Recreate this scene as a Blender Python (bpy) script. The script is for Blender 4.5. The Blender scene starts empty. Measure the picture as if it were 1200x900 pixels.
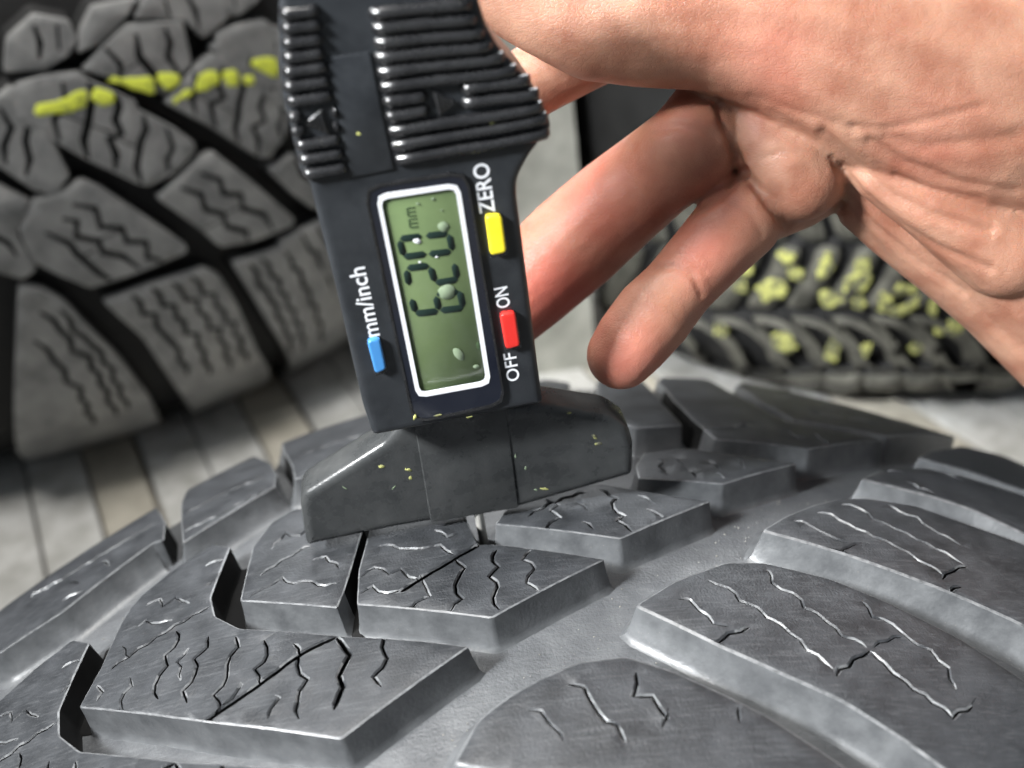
import bpy, bmesh, math, random
import numpy as np
from mathutils import Vector, Matrix
from mathutils.geometry import delaunay_2d_cdt
from mathutils import noise as mnoise

random.seed(7)
sc = bpy.context.scene
COL = sc.collection
sc.unit_settings.system = 'METRIC'
sc.unit_settings.scale_length = 0.01          # one unit is one centimetre

# ------------------------------------------------------------------ camera
FPX = 1287.0
PITCH, ROLL = math.radians(33.6), math.radians(8.2)
Fv = np.array([0, math.cos(PITCH), -math.sin(PITCH)])
U0 = np.array([0, math.sin(PITCH), math.cos(PITCH)])
X0 = np.array([1.0, 0, 0])
Rv = math.cos(ROLL) * X0 - math.sin(ROLL) * U0
Uv = math.sin(ROLL) * X0 + math.cos(ROLL) * U0
def ray(x, y): return Fv + Rv * (x - 600) / FPX + Uv * (450 - y) / FPX
CAM = -ray(556, 612) * 26.0
def P(x, y, d): return CAM + ray(x, y) * d
def on_z(x, y, z):
    d = ray(x, y); return CAM + d * (z - CAM[2]) / d[2]

cam = bpy.data.cameras.new('camera'); camo = bpy.data.objects.new('camera', cam); COL.objects.link(camo)
cam.sensor_width = 36; cam.lens = 36 * FPX / 1200
cam.clip_start = 1; cam.clip_end = 2000
camo.matrix_world = Matrix(((Rv[0], Uv[0], -Fv[0], CAM[0]), (Rv[1], Uv[1], -Fv[1], CAM[1]), (Rv[2], Uv[2], -Fv[2], CAM[2]), (0, 0, 0, 1)))
cam.dof.use_dof = True
cam.dof.focus_distance = 23.9
cam.dof.aperture_fstop = 0.09
sc.camera = camo

# ------------------------------------------------------------------ light
w = bpy.data.worlds.new('World'); sc.world = w; w.use_nodes = True
w.node_tree.nodes['Background'].inputs[0].default_value = (0.80, 0.90, 1.0, 1)
w.node_tree.nodes['Background'].inputs[1].default_value = 0.20
def area(name, loc, target, sx, sy, power, col):
    l = bpy.data.lights.new(name, 'AREA'); l.shape = 'RECTANGLE'; l.size = sx; l.size_y = sy; l.energy = power; l.color = col
    o = bpy.data.objects.new(name, l); COL.objects.link(o); o.location = loc
    o.rotation_euler = (Vector(target) - Vector(loc)).to_track_quat('-Z', 'Y').to_euler()
    return o
area('ceiling_lamp', (-14, 14, 84), (0, 8, 0), 34, 26, 90000, (1.0, 0.97, 0.93))
area('far_ceiling_lamp', (12, 104, 52), (5, 5, 0), 80, 28, 130000, (0.92, 0.96, 1.0))
fl = area('front_lamp', (-50, -32, 56), (7, -1, 3), 11, 11, 10500, (0.95, 0.98, 1.0))
fl.data.spread = math.radians(42)
ll_ = area('added_highlight_lamp', (-60, -22, 66), (3, 0, 2), 16, 16, 5500, (1, 0.99, 0.97)); ll_.data.spread = math.radians(38)  # unseen lamp, added for the highlight on the gauge foot's edge
sc.view_settings.view_transform = 'Standard'
sc.view_settings.look = 'None'
sc.view_settings.exposure = -0.12
sc.view_settings.gamma = 1.0

# ------------------------------------------------------------------ materials
def new_mat(name):
    m = bpy.data.materials.new(name); m.use_nodes = True
    nt = m.node_tree; return m, nt, nt.nodes['Principled BSDF']
def mk(name, c1, c2=None, scale=1.0, rough=(0.4, 0.55), bump=0.0, bscale=20, metal=0, coat=0, speck=None, spec=0.5, detail=6, streak=None, ramp=(0.33, 0.7)):
    m, nt, b = new_mat(name)
    N = nt.nodes; L = nt.links
    tc = N.new('ShaderNodeTexCoord')
    n = N.new('ShaderNodeTexNoise'); n.inputs['Scale'].default_value = scale; n.inputs['Detail'].default_value = detail
    n.inputs['Roughness'].default_value = 0.62
    L.new(tc.outputs['Object'], n.inputs['Vector'])
    cr = N.new('ShaderNodeValToRGB'); cr.color_ramp.elements[0].position = ramp[0]; cr.color_ramp.elements[1].position = ramp[1]
    cr.color_ramp.elements[0].color = (*c1, 1); cr.color_ramp.elements[1].color = (*(c2 or c1), 1)
    L.new(n.outputs['Fac'], cr.inputs[0])
    col = cr.outputs[0]
    if streak:                                   # rubbed scratches in one direction
        mp = N.new('ShaderNodeMapping'); mp.inputs['Rotation'].default_value = (0, 0, streak[0]); mp.inputs['Scale'].default_value = (0.7, 11, 6)
        L.new(tc.outputs['Object'], mp.inputs[0])
        ns = N.new('ShaderNodeTexNoise'); ns.inputs['Scale'].default_value = 1.4; ns.inputs['Detail'].default_value = 8; ns.inputs['Roughness'].default_value = .7; L.new(mp.outputs[0], ns.inputs['Vector'])
        ms = N.new('ShaderNodeMapRange'); ms.inputs['From Min'].default_value = 0.50; ms.inputs['From Max'].default_value = 0.74; ms.inputs['To Max'].default_value = streak[2]; L.new(ns.outputs['Fac'], ms.inputs['Value'])
        mz = N.new('ShaderNodeMix'); mz.data_type = 'RGBA'; L.new(ms.outputs[0], mz.inputs[0]); L.new(col, mz.inputs[6]); mz.inputs[7].default_value = (*streak[1], 1); col = mz.outputs[2]
    if speck:
        sp = N.new('ShaderNodeTexVoronoi'); sp.inputs['Scale'].default_value = speck[0]
        L.new(tc.outputs['Object'], sp.inputs['Vector'])
        n3 = N.new('ShaderNodeTexNoise'); n3.inputs['Scale'].default_value = speck[0] * 0.12; L.new(tc.outputs['Object'], n3.inputs['Vector'])
        mr = N.new('ShaderNodeMapRange'); mr.inputs['From Min'].default_value = speck[1]; mr.inputs['From Max'].default_value = speck[1] * 0.5
        L.new(sp.outputs['Distance'], mr.inputs['Value'])
        m2 = N.new('ShaderNodeMapRange'); m2.inputs['From Min'].default_value = 0.5; m2.inputs['From Max'].default_value = 0.62
        L.new(n3.outputs['Fac'], m2.inputs['Value'])
        mu = N.new('ShaderNodeMath'); mu.operation = 'MULTIPLY'; L.new(mr.outputs[0], mu.inputs[0]); L.new(m2.outputs[0], mu.inputs[1])
        mx = N.new('ShaderNodeMix'); mx.data_type = 'RGBA'; L.new(mu.outputs[0], mx.inputs[0]); L.new(col, mx.inputs[6]); mx.inputs[7].default_value = (*speck[2], 1)
        col = mx.outputs[2]
    L.new(col, b.inputs['Base Color'])
    rr = N.new('ShaderNodeMapRange'); rr.inputs['To Min'].default_value = rough[0]; rr.inputs['To Max'].default_value = rough[1]
    L.new(n.outputs['Fac'], rr.inputs['Value']); L.new(rr.outputs[0], b.inputs['Roughness'])
    b.inputs['Metallic'].default_value = metal; b.inputs['Coat Weight'].default_value = coat; b.inputs['Coat Roughness'].default_value = 0.08
    b.inputs['Specular IOR Level'].default_value = spec
    if bump:
        n2 = N.new('ShaderNodeTexNoise'); n2.inputs['Scale'].default_value = bscale; n2.inputs['Detail'].default_value = 5
        L.new(tc.outputs['Object'], n2.inputs['Vector'])
        bp = N.new('ShaderNodeBump'); bp.inputs['Strength'].default_value = 1.0; bp.inputs['Distance'].default_value = bump
        L.new(n2.outputs['Fac'], bp.inputs['Height']); L.new(bp.outputs[0], b.inputs['Normal'])
    return m
M = {}
M['rubber'] = mk('tread_rubber', (0.018, 0.0195, 0.022), (0.046, 0.049, 0.054), 1.1, (0.37, 0.54), 0.016, 18, speck=(16, 0.09, (0.20, 0.19, 0.165)), detail=9, streak=(-0.6, (0.12, 0.124, 0.13), 0.45))
M['rubber_wall'] = mk('block_side_rubber', (0.062, 0.065, 0.069), (0.125, 0.13, 0.135), 1.4, (0.3, 0.46), 0.008, 12, speck=(12, 0.10, (0.26, 0.24, 0.2)), detail=9)
M['rubber_edge_highlight'] = mk('highlight_rubber_edge', (0.07, 0.073, 0.077), (0.20, 0.205, 0.21), 5, (0.28, 0.42))  # paler rubber paints highlights onto block bevels and sipe lips
M['rubber_slit_shade'] = mk('slit_shade_black', (0.008, 0.008, 0.008), (0.014, 0.014, 0.014), 1, (0.7, 0.9), spec=0.1)  # near-black colour paints the shade inside slits and sipes
M['rubber_floor'] = mk('groove_rubber', (0.060, 0.063, 0.068), (0.13, 0.135, 0.14), 0.8, (0.34, 0.5), 0.020, 14, speck=(12, 0.10, (0.28, 0.26, 0.22)), detail=9, streak=(-0.6, (0.2, 0.205, 0.21), 0.35))
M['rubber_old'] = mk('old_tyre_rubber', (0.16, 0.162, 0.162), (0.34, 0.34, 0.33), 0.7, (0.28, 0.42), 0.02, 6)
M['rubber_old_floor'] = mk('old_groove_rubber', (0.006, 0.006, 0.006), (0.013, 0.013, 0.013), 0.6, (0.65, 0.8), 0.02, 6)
M['rubber_dusty'] = mk('dusty_tyre_rubber', (0.045, 0.044, 0.036), (0.15, 0.145, 0.12), 0.8, (0.6, 0.8), 0.02, 5)
M['grit'] = mk('pale_grit', (0.16, 0.15, 0.13), (0.42, 0.40, 0.36), 6, (0.7, 0.9))
M['chalk'] = mk('yellow_crayon', (0.50, 0.56, 0.08), (0.84, 0.92, 0.10), 2.2, (0.6, 0.8), 0.02, 14, ramp=(.36, .46))
M['chalk_old'] = mk('faded_yellow_crayon', (0.10, 0.10, 0.07), (0.66, 0.67, 0.20), 2.4, (0.7, 0.85), 0.02, 12, ramp=(.40, .60))
M['plastic'] = mk('black_plastic', (0.018, 0.020, 0.023), (0.030, 0.033, 0.037), 1.6, (0.24, 0.40), 0.0035, 26, speck=(22, 0.10, (0.16, 0.155, 0.13)))
M['plastic_gloss'] = mk('glossy_black_plastic', (0.010, 0.010, 0.011), (0.02, 0.02, 0.021), 2.5, (0.20, 0.34), 0.006, 9, speck=(14, 0.09, (0.28, 0.27, 0.22)), spec=0.9)
M['plastic_base'] = mk('worn_black_plastic', (0.030, 0.032, 0.033), (0.060, 0.062, 0.062), 1.3, (0.2, 0.36), 0.004, 18, speck=(9, 0.09, (0.20, 0.20, 0.14)), detail=9)
M['panel'] = mk('display_panel_black', (0.008, 0.010, 0.018), (0.012, 0.014, 0.022), 1, (0.08, 0.14), coat=0.6)
M['white'] = mk('white_print', (0.74, 0.75, 0.78), (0.84, 0.85, 0.87), 2, (0.4, 0.5))
M['lcd'] = mk('lcd_green', (0.105, 0.150, 0.068), (0.150, 0.205, 0.090), 0.35, (0.2, 0.3), coat=0.35)
M['digit'] = mk('lcd_segment', (0.010, 0.022, 0.018), None, 1, (0.3, 0.4))
M['digit_soft'] = mk('lcd_faint_segment', (0.045, 0.075, 0.035), None, 1, (0.3, 0.4))
M['smudge'] = mk('smudge_on_glass', (0.17, 0.225, 0.14), (0.24, 0.30, 0.20), 4, (0.4, 0.5))
M['yellow'] = mk('yellow_button', (0.80, 0.66, 0.02), (0.86, 0.72, 0.04), 1, (0.3, 0.4))
M['red'] = mk('red_button', (0.66, 0.025, 0.022), (0.72, 0.04, 0.03), 1, (0.25, 0.35))
M['blue'] = mk('blue_button', (0.05, 0.22, 0.52), (0.07, 0.26, 0.58), 1, (0.25, 0.35))
M['steel'] = mk('steel', (0.55, 0.54, 0.5), (0.72, 0.70, 0.66), 4, (0.4, 0.5), metal=0.35)
M['plank'] = mk('pale_weathered_timber', (0.34, 0.335, 0.31), (0.62, 0.62, 0.60), 0.6, (0.7, 0.85), 0.05, 2)
M['plank_tan'] = mk('tan_timber', (0.34, 0.315, 0.26), (0.50, 0.47, 0.40), 0.5, (0.7, 0.85), 0.05, 2)
M['post'] = mk('pale_post_timber', (0.34, 0.34, 0.30), (0.56, 0.56, 0.50), 0.5, (0.75, 0.9), 0.04, 3)
M['wall'] = mk('dark_wall', (0.05, 0.055, 0.06), (0.09, 0.095, 0.10), 0.05, (0.7, 0.9))

def skin_mat():
    m, nt, b = new_mat('skin'); N = nt.nodes; L = nt.links
    tc = N.new('ShaderNodeTexCoord')
    n = N.new('ShaderNodeTexNoise'); n.inputs['Scale'].default_value = 0.9; n.inputs['Detail'].default_value = 7; L.new(tc.outputs['Object'], n.inputs['Vector'])
    cr = N.new('ShaderNodeValToRGB'); cr.color_ramp.elements[0].position = 0.32; cr.color_ramp.elements[1].position = 0.68
    cr.color_ramp.elements[0].color = (0.30, 0.125, 0.078, 1); cr.color_ramp.elements[1].color = (0.45, 0.245, 0.165, 1)
    L.new(n.outputs['Fac'], cr.inputs[0])
    at = N.new('ShaderNodeAttribute'); at.attribute_name = 'pink'
    mx = N.new('ShaderNodeMix'); mx.data_type = 'RGBA'; mx.inputs[7].default_value = (0.56, 0.15, 0.11, 1)
    L.new(at.outputs['Fac'], mx.inputs[0]); L.new(cr.outputs[0], mx.inputs[6]); L.new(mx.outputs[2], b.inputs['Base Color'])
    b.inputs['Roughness'].default_value = 0.48; b.inputs['Specular IOR Level'].default_value = 0.4
    b.inputs['Subsurface Weight'].default_value = 0.35; b.inputs['Subsurface Radius'].default_value = (1.0, 0.35, 0.18); b.inputs['Subsurface Scale'].default_value = 0.35
    # fine skin lines: stretched voronoi + noise
    mp = N.new('ShaderNodeMapping'); mp.inputs['Scale'].default_value = (9, 9, 16); mp.inputs['Rotation'].default_value = (0.3, 0.5, 0.4)
    L.new(tc.outputs['Object'], mp.inputs[0])
    v = N.new('ShaderNodeTexVoronoi'); v.feature = 'DISTANCE_TO_EDGE'; v.inputs['Scale'].default_value = 1.0; L.new(mp.outputs[0], v.inputs['Vector'])
    n2 = N.new('ShaderNodeTexNoise'); n2.inputs['Scale'].default_value = 5; n2.inputs['Detail'].default_value = 6; L.new(tc.outputs['Object'], n2.inputs['Vector'])
    mr = N.new('ShaderNodeMapRange'); mr.inputs['From Max'].default_value = 0.12; L.new(v.outputs['Distance'], mr.inputs['Value'])
    b1 = N.new('ShaderNodeBump'); b1.inputs['Distance'].default_value = 0.006; b1.inputs['Strength'].default_value = 0.7; L.new(mr.outputs[0], b1.inputs['Height'])
    b2 = N.new('ShaderNodeBump'); b2.inputs['Distance'].default_value = 0.02; b2.inputs['Strength'].default_value = 0.8; L.new(n2.outputs['Fac'], b2.inputs['Height'])
    L.new(b1.outputs[0], b2.inputs['Normal']); L.new(b2.outputs[0], b.inputs['Normal'])
    return m
M['skin'] = skin_mat()

# ------------------------------------------------------------------ helpers
def link(name, verts, faces, mat, parent=None, smooth=True, sharp=40):
    me = bpy.data.meshes.new(name); me.from_pydata([tuple(v) for v in verts], [], faces); me.update()
    me.materials.append(M[mat])
    if smooth and len(me.polygons):
        me.polygons.foreach_set('use_smooth', [True] * len(me.polygons))
        me.set_sharp_from_angle(angle=math.radians(sharp))
    o = bpy.data.objects.new(name, me); COL.objects.link(o)
    if parent: o.parent = parent
    return o
def fix_normals(o):
    bm = bmesh.new(); bm.from_mesh(o.data); bmesh.ops.recalc_face_normals(bm, faces=bm.faces); bm.to_mesh(o.data); bm.free()
def empty(name, label, cat, loc=(0, 0, 0), group=None):
    o = bpy.data.objects.new(name, None); COL.objects.link(o); o.location = loc; o.empty_display_size = 1
    o['label'] = label; o['category'] = cat
    if group: o['group'] = group
    return o
def Z(ox, oy, s):                                # zoomed reading -> photo pixels
    return lambda pts: [(ox + q[0] / s, oy + q[1] / s) + tuple(q[2:]) for q in pts]
def area2(p): return 0.5 * sum(p[i][0] * p[(i + 1) % len(p)][1] - p[(i + 1) % len(p)][0] * p[i][1] for i in range(len(p)))
def resample(poly, step, closed=True):
    out = []; n = len(poly)
    for i in range(n if closed else n - 1):
        a, b = poly[i], poly[(i + 1) % n]; L = math.hypot(b[0] - a[0], b[1] - a[1]); k = max(1, int(L / step))
        for j in range(k): out.append(tuple(a[q] + (b[q] - a[q]) * j / k for q in range(len(a))))
    if not closed: out.append(poly[-1])
    return out
def round_corners(poly, r):
    out = []; n = len(poly)
    for i in range(n):
        p, a, b = poly[i], poly[i - 1], poly[(i + 1) % n]
        la = math.hypot(a[0] - p[0], a[1] - p[1]); lb = math.hypot(b[0] - p[0], b[1] - p[1])
        if la < 1e-6 or lb < 1e-6: continue
        ra, rb = min(r, la * .4), min(r, lb * .4)
        A = tuple(p[q] + (a[q] - p[q]) * ra / la for q in range(len(p))); B = tuple(p[q] + (b[q] - p[q]) * rb / lb for q in range(len(p)))
        for t in (0, .5, 1):
            out.append(tuple((1 - t) ** 2 * A[q] + 2 * t * (1 - t) * p[q] + t * t * B[q] for q in range(len(p))))
    return out
def offset(poly, dist):                          # + grows a counter-clockwise polygon; dist may be a list
    n = len(poly); out = []
    for i in range(n):
        a, p, b = poly[i - 1], poly[i], poly[(i + 1) % n]
        e1 = (p[0] - a[0], p[1] - a[1]); e2 = (b[0] - p[0], b[1] - p[1])
        l1 = math.hypot(*e1) or 1e-9; l2 = math.hypot(*e2) or 1e-9
        n1 = (e1[1] / l1, -e1[0] / l1); n2 = (e2[1] / l2, -e2[0] / l2)
        mx, my = n1[0] + n2[0], n1[1] + n2[1]; ml = math.hypot(mx, my) or 1e-9; mx /= ml; my /= ml
        c = max(0.55, mx * n1[0] + my * n1[1]); d = dist[i] if isinstance(dist, list) else dist
        out.append((p[0] + mx * d / c, p[1] + my * d / c))
    return out
def chaikin(pl):
    out = [pl[0]]
    for a, b in zip(pl, pl[1:]):
        out.append((a[0] * .8 + b[0] * .2, a[1] * .8 + b[1] * .2)); out.append((a[0] * .2 + b[0] * .8, a[1] * .2 + b[1] * .8))
    out.append(pl[-1]); return out
def ribbon(pl, wd):
    L = []; Rr = []; n = len(pl)
    for i in range(n):
        a = pl[max(0, i - 1)]; b = pl[min(n - 1, i + 1)]
        dx, dy = b[0] - a[0], b[1] - a[1]; l = math.hypot(dx, dy) or 1e-9; nx, ny = -dy / l, dx / l
        h = wd / 2 * (0.45 if i in (0, n - 1) else 1)
        L.append((pl[i][0] + nx * h, pl[i][1] + ny * h)); Rr.append((pl[i][0] - nx * h, pl[i][1] - ny * h))
    return Rr + L[::-1]
def seg_dist(px, py, pl):
    d = 1e9
    for a, b in zip(pl, pl[1:]):
        vx, vy = b[0] - a[0], b[1] - a[1]; L2 = vx * vx + vy * vy or 1e-9
        t = max(0, min(1, ((px - a[0]) * vx + (py - a[1]) * vy) / L2))
        d = min(d, (px - a[0] - t * vx) ** 2 + (py - a[1] - t * vy) ** 2)
    return math.sqrt(d)

class Tyre:
    """A tyre's outer surface: u runs across the tread, s along it, h is height above the tread."""
    def __init__(s, C, T, A, N, R0, u0, Rc, ush, rs, s0=0):
        s.C, s.T, s.A, s.N = [np.array(v, float) for v in (C, T, A, N)]
        s.R0, s.u0, s.Rc, s.ush, s.rs, s.s0 = R0, u0, Rc, ush, rs, s0
    def drop(s, u):
        w_ = u - s.u0; e = max(0, abs(w_) - s.ush); return w_ * w_ / (2 * s.Rc) + e * e / (2 * s.rs)
    def pos(s, u, a, h=0):
        R = s.R0 - s.drop(u) + h; th = (a - s.s0) / s.R0
        return s.C + s.A * u + R * (math.sin(th) * s.T + math.cos(th) * s.N)
    def chart(s, Pt):
        Q = Pt - s.C; u = Q @ s.A; a = Q @ s.T; b = Q @ s.N
        return u, math.atan2(a, b) * s.R0 + s.s0, math.hypot(a, b) - (s.R0 - s.drop(u))
    def hit(s, x, y, h=0):
        d = ray(x, y); t = 12.0
        def inside(t):
            u, a, hh = s.chart(CAM + d * t); return hh < h and abs(u - s.u0) < 17
        while not inside(t) and t < 110: t += 0.12
        if t >= 110:                             # missed: nearest approach
            ts = np.arange(12, 110, .25); t = ts[np.argmin([s.chart(CAM + d * q)[2] for q in ts])]
            return s.chart(CAM + d * t)[:2]
        lo, hi = t - .12, t
        for _ in range(18):
            m = (lo + hi) / 2
            if inside(m): hi = m
            else: lo = m
        return s.chart(CAM + d * hi)[:2]

def tread_block(ty, poly, sipes=(), depth=0.85, mat='rubber', parent=None, dd=0.13, step=0.3, bev=0.036, lip=0.015, ds=0.0, du=1.0, name='tread_block', rc=0.07, rough=0.006):
    """poly: chart points (u, s[, draft]).  sipes: (chart polyline, width).  One closed block with cut sipes."""
    poly = [(q[0], q[1], q[2] if len(q) > 2 else dd) for q in poly]
    if area2(poly) < 0: poly = poly[::-1]
    poly = resample(round_corners(poly, rc), step)
    drafts = [q[2] for q in poly]
    top = offset(poly, -bev)
    verts2 = list(top); n = len(top)
    edges = []; faces_in = [list(range(n))]
    pls = []
    for pl, wd in sipes:
        pl2 = pl
        rb = ribbon(pl2, wd); k = len(verts2); verts2 += rb; faces_in.append(list(range(k, k + len(rb))))
        pls.append((pl2, wd))
        if lip:
            rb = ribbon(pl2, wd + 0.07); k = len(verts2); verts2 += rb
            edges += [(k + i, k + (i + 1) % len(rb)) for i in range(len(rb))]
    us = [q[0] for q in top]; ss = [q[1] for q in top]
    gs = step * 1.15
    uu = min(us) + gs * .6
    while uu < max(us):
        s_ = min(ss) + gs * .6
        while s_ < max(ss):
            verts2.append((uu + random.uniform(-.05, .05), s_ + random.uniform(-.05, .05))); s_ += gs
        uu += gs
    vo, eo, fo, ov, oe, of = delaunay_2d_cdt([Vector(v[:2]) for v in verts2], edges, faces_in, 0, 1e-5)
    vh = []; near_sipe = []; light = [wd < .04 for _, wd in sipes]
    for v in vo:
        h = rough * (mnoise.noise(Vector((v[0] * 1.7, v[1] * 1.7, 3.1))) )
        for pl, wd in pls:
            d = seg_dist(v[0], v[1], pl)
            if d < wd / 2 + 0.012: h += -0.020; ns = True; break
            elif d < wd / 2 + 0.05: h += lip; ns = True; break
        else: ns = False
        vh.append(h); near_sipe.append(ns)
    V = []; Fc = []
    def flip(u, s, h): return ty.pos(u * du if du != 1.0 else u, s + ds, h)
    idx = {}
    def tv(i):
        if i not in idx: idx[i] = len(V); V.append(flip(vo[i][0], vo[i][1], vh[i]))
        return idx[i]
    low = {}
    def lv(i):
        if i not in low:
            near_ = min(range(len(pls)), key=lambda q: seg_dist(vo[i][0], vo[i][1], pls[q][0]))
            low[i] = len(V); V.append(flip(vo[i][0], vo[i][1], -0.38))
        return low[i]
    emap = {}; sipf = []
    def on_lip(f):
        if not all(near_sipe[i] for i in f): return False
        cx = sum(vo[i][0] for i in f) / 3; cy = sum(vo[i][1] for i in f) / 3
        return mnoise.noise(Vector((cx * 1.6, cy * 1.6, 7))) > (.02 if light[min(range(len(pls)), key=lambda q: seg_dist(cx, cy, pls[q][0]))] else .05) and any(seg_dist(cx, cy, pl) < wd / 2 + .035 for pl, wd in pls)
    for f, o_ in zip(fo, of):
        if 0 not in o_: continue
        sip = any(q > 0 for q in o_)
        Fc.append([lv(i) if sip else tv(i) for i in f]); sipf.append(2 if sip else 3 if (lip and on_lip(f)) else 0)
        for a, b in zip(f, list(f[1:]) + [f[0]]): emap.setdefault((min(a, b), max(a, b)), []).append(sip)
    for (a, b), k in emap.items():
        if len(k) == 2 and k[0] != k[1]: Fc.append([tv(a), tv(b), lv(b), lv(a)])
    prev = [None] * n
    rings = []
    for q, h in ((None, -0.008), (0, -bev * .75), (0.25, -depth * .35), (0.75, -depth * .8), (1.15, -depth * .97), (1.9, -depth - .04)):
        if q is None: pts = [(t[0], t[1]) for t in top]
        else: pts = offset(poly, [d * q for d in drafts]) if q else [(t[0], t[1]) for t in poly]
        k = len(V); V.extend(flip(pt[0], pt[1], h) for pt in pts); rings.append(k)
    nwall = len(Fc) + n; sipf += [2] * (len(Fc) - len(sipf))
    for r0, r1 in zip(rings, rings[1:]):
        for i in range(n): Fc.append([r0 + i, r1 + i, r1 + (i + 1) % n, r0 + (i + 1) % n])
    # weld the first ring to the cap outline
    o = link(name, V, Fc, mat, parent, True, 38)
    if mat == 'rubber':
        o.data.materials.append(M['rubber_wall']); o.data.materials.append(M['rubber_slit_shade']); o.data.materials.append(M['rubber_edge_highlight'])
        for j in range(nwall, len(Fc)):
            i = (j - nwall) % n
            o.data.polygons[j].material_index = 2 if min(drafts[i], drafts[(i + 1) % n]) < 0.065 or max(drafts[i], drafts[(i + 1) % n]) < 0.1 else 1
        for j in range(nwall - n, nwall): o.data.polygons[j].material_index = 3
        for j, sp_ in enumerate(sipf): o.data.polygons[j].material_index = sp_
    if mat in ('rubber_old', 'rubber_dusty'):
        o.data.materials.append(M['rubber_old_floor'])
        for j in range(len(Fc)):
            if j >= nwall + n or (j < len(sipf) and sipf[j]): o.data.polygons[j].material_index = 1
    bm = bmesh.new(); bm.from_mesh(o.data); bmesh.ops.remove_doubles(bm, verts=bm.verts, dist=0.012)
    bmesh.ops.recalc_face_normals(bm, faces=bm.faces)
    bm.to_mesh(o.data); bm.free()
    o.data.set_sharp_from_angle(angle=math.radians(38))
    return o

def carcass(ty, parent, mat, hw, prof, depth, nth=360, nu=48, name='carcass'):
    loop = []
    for i in range(nu + 1):
        wv = -hw + 2 * hw * i / nu; loop.append((wv, -depth, True))
    side = [(d, dr) for d, dr in prof]
    e = ty.drop(ty.u0 + hw)
    loop += [(hw + d, -(dr + e), False) for d, dr in side]
    loop += [(-(hw + d), -(dr + e), False) for d, dr in side[::-1]]
    V = []; n = len(loop)
    for k in range(nth):
        th = 2 * math.pi * k / nth
        for wv, h, on in loop:
            R = ty.R0 - ty.drop(ty.u0 + wv) + h if on else ty.R0 + h
            V.append(ty.C + ty.A * (ty.u0 + wv) + R * (math.sin(th) * ty.T + math.cos(th) * ty.N))
    Fc = [[k * n + i, k * n + (i + 1) % n, ((k + 1) % nth) * n + (i + 1) % n, ((k + 1) % nth) * n + i] for k in range(nth) for i in range(n)]
    o = link(name, V, Fc, mat, parent, True, 60); fix_normals(o); return o

# ------------------------------------------------------------------ the near tyre
ang, tilt = 0.659, 0.041
T = np.array([math.cos(ang), math.sin(ang), 0]); A = np.array([math.sin(ang), -math.cos(ang), 0])
A2 = A * math.cos(tilt) + np.array([0, 0, 1]) * math.sin(tilt); N_ = np.cross(T, -A2); N_ *= np.sign(N_[2])
s0, R0, u0, Rc, ush, rs = -3.567, 36.59, 2.052, 34.848, 11.806, 1.355
th0 = -s0 / R0; O_ = (R0 - u0 ** 2 / (2 * Rc)) * (math.sin(th0) * T + math.cos(th0) * N_)
near = Tyre(-O_, T, A2, N_, R0, u0, Rc, ush, rs, s0)
NT = empty('tyre', 'near dark grey tyre with deep sharp tread blocks, under the measuring gauge', 'tyre')
carcass(near, NT, 'rubber_floor', 13.4, [(0.5, 1.6), (1.3, 3.6), (2.0, 7), (2.1, 9.5), (1.0, 13), (-1.2, 15.5), (-2.5, 16.2), (-3.0, 15.4), (-1.0, 12), (-0.4, 7), (-2.0, 3.2)], 0.85, 420, 60)

z5 = Z(320, 440, 2.5); z6 = Z(60, 480, 2.368); z7 = Z(500, 560, 3); z8 = Z(740, 560, 3); zE = Z(740, 400, 3)
def cpoly(ty, pts): return [tuple(ty.hit(q[0], q[1])) + tuple(q[2:]) for q in pts]
def grow(poly, d):
    if area2(poly) < 0: poly = poly[::-1]
    return offset([q[:2] for q in poly], d)
def zigzag(pl, step, amp):
    q = resample(pl, step, False); out = [q[0]]
    for i in range(1, len(q) - 1):
        dx, dy = q[i + 1][0] - q[i - 1][0], q[i + 1][1] - q[i - 1][1]; l = math.hypot(dx, dy) or 1e-9; a = amp * (1 if i % 2 else -1)
        out.append((q[i][0] - dy / l * a, q[i][1] + dx / l * a))
    return out + [q[-1]]
def csip(ty, L):
    out = []
    for pl, wd in L:
        q = cpoly(ty, pl); q = resample(zigzag(q, .2, .032) if wd < .08 else q, .11, False); k = random.uniform(0, 50)
        out.append(([(a + .022 * mnoise.noise(Vector((a * 3.5, b * 3.5, k))), b + .022 * mnoise.noise(Vector((a * 3.5, b * 3.5, k + 9)))) for a, b in q], wd))
    return out
W1, W2, W3 = 0.026, 0.05, 0.09
A_poly = [(418, 708), (576, 724), (709, 655), (580, 637), (561, 638, .05), (546, 606, .05), (543, 592), (440, 592), (431, 628, .06), (420, 668, .06)]
A_sip = [(z5([(372, 634), (435, 595), (520, 545), (606, 493)]), W3),
 (z5([(403, 688), (420, 668), (455, 645), (457, 632), (435, 605), (430, 582)]), W1),
 (z5([(520, 690), (550, 655), (530, 615), (550, 588), (555, 565), (535, 542)]), W2),
 (z5([(662, 685), (640, 650), (662, 620), (638, 590), (658, 560), (640, 530), (655, 508)]), W2),
 (z5([(778, 630), (745, 605), (742, 590), (772, 565), (735, 540), (755, 510)]), W1),
 (z5([(252, 640), (290, 620), (330, 642), (368, 632)]), W1),
 (z5([(256, 592), (298, 562), (340, 580), (372, 570), (400, 588), (432, 600)]), W1),
 (z5([(300, 500), (345, 500), (400, 512), (440, 505), (490, 500), (530, 525)]), W1),
 (z5([(470, 452), (510, 472), (545, 460)]), W1)]
B_poly = [(580, 614), (727, 631), (833, 587), (745, 574), (705, 566), (640, 574), (600, 588)]
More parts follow.
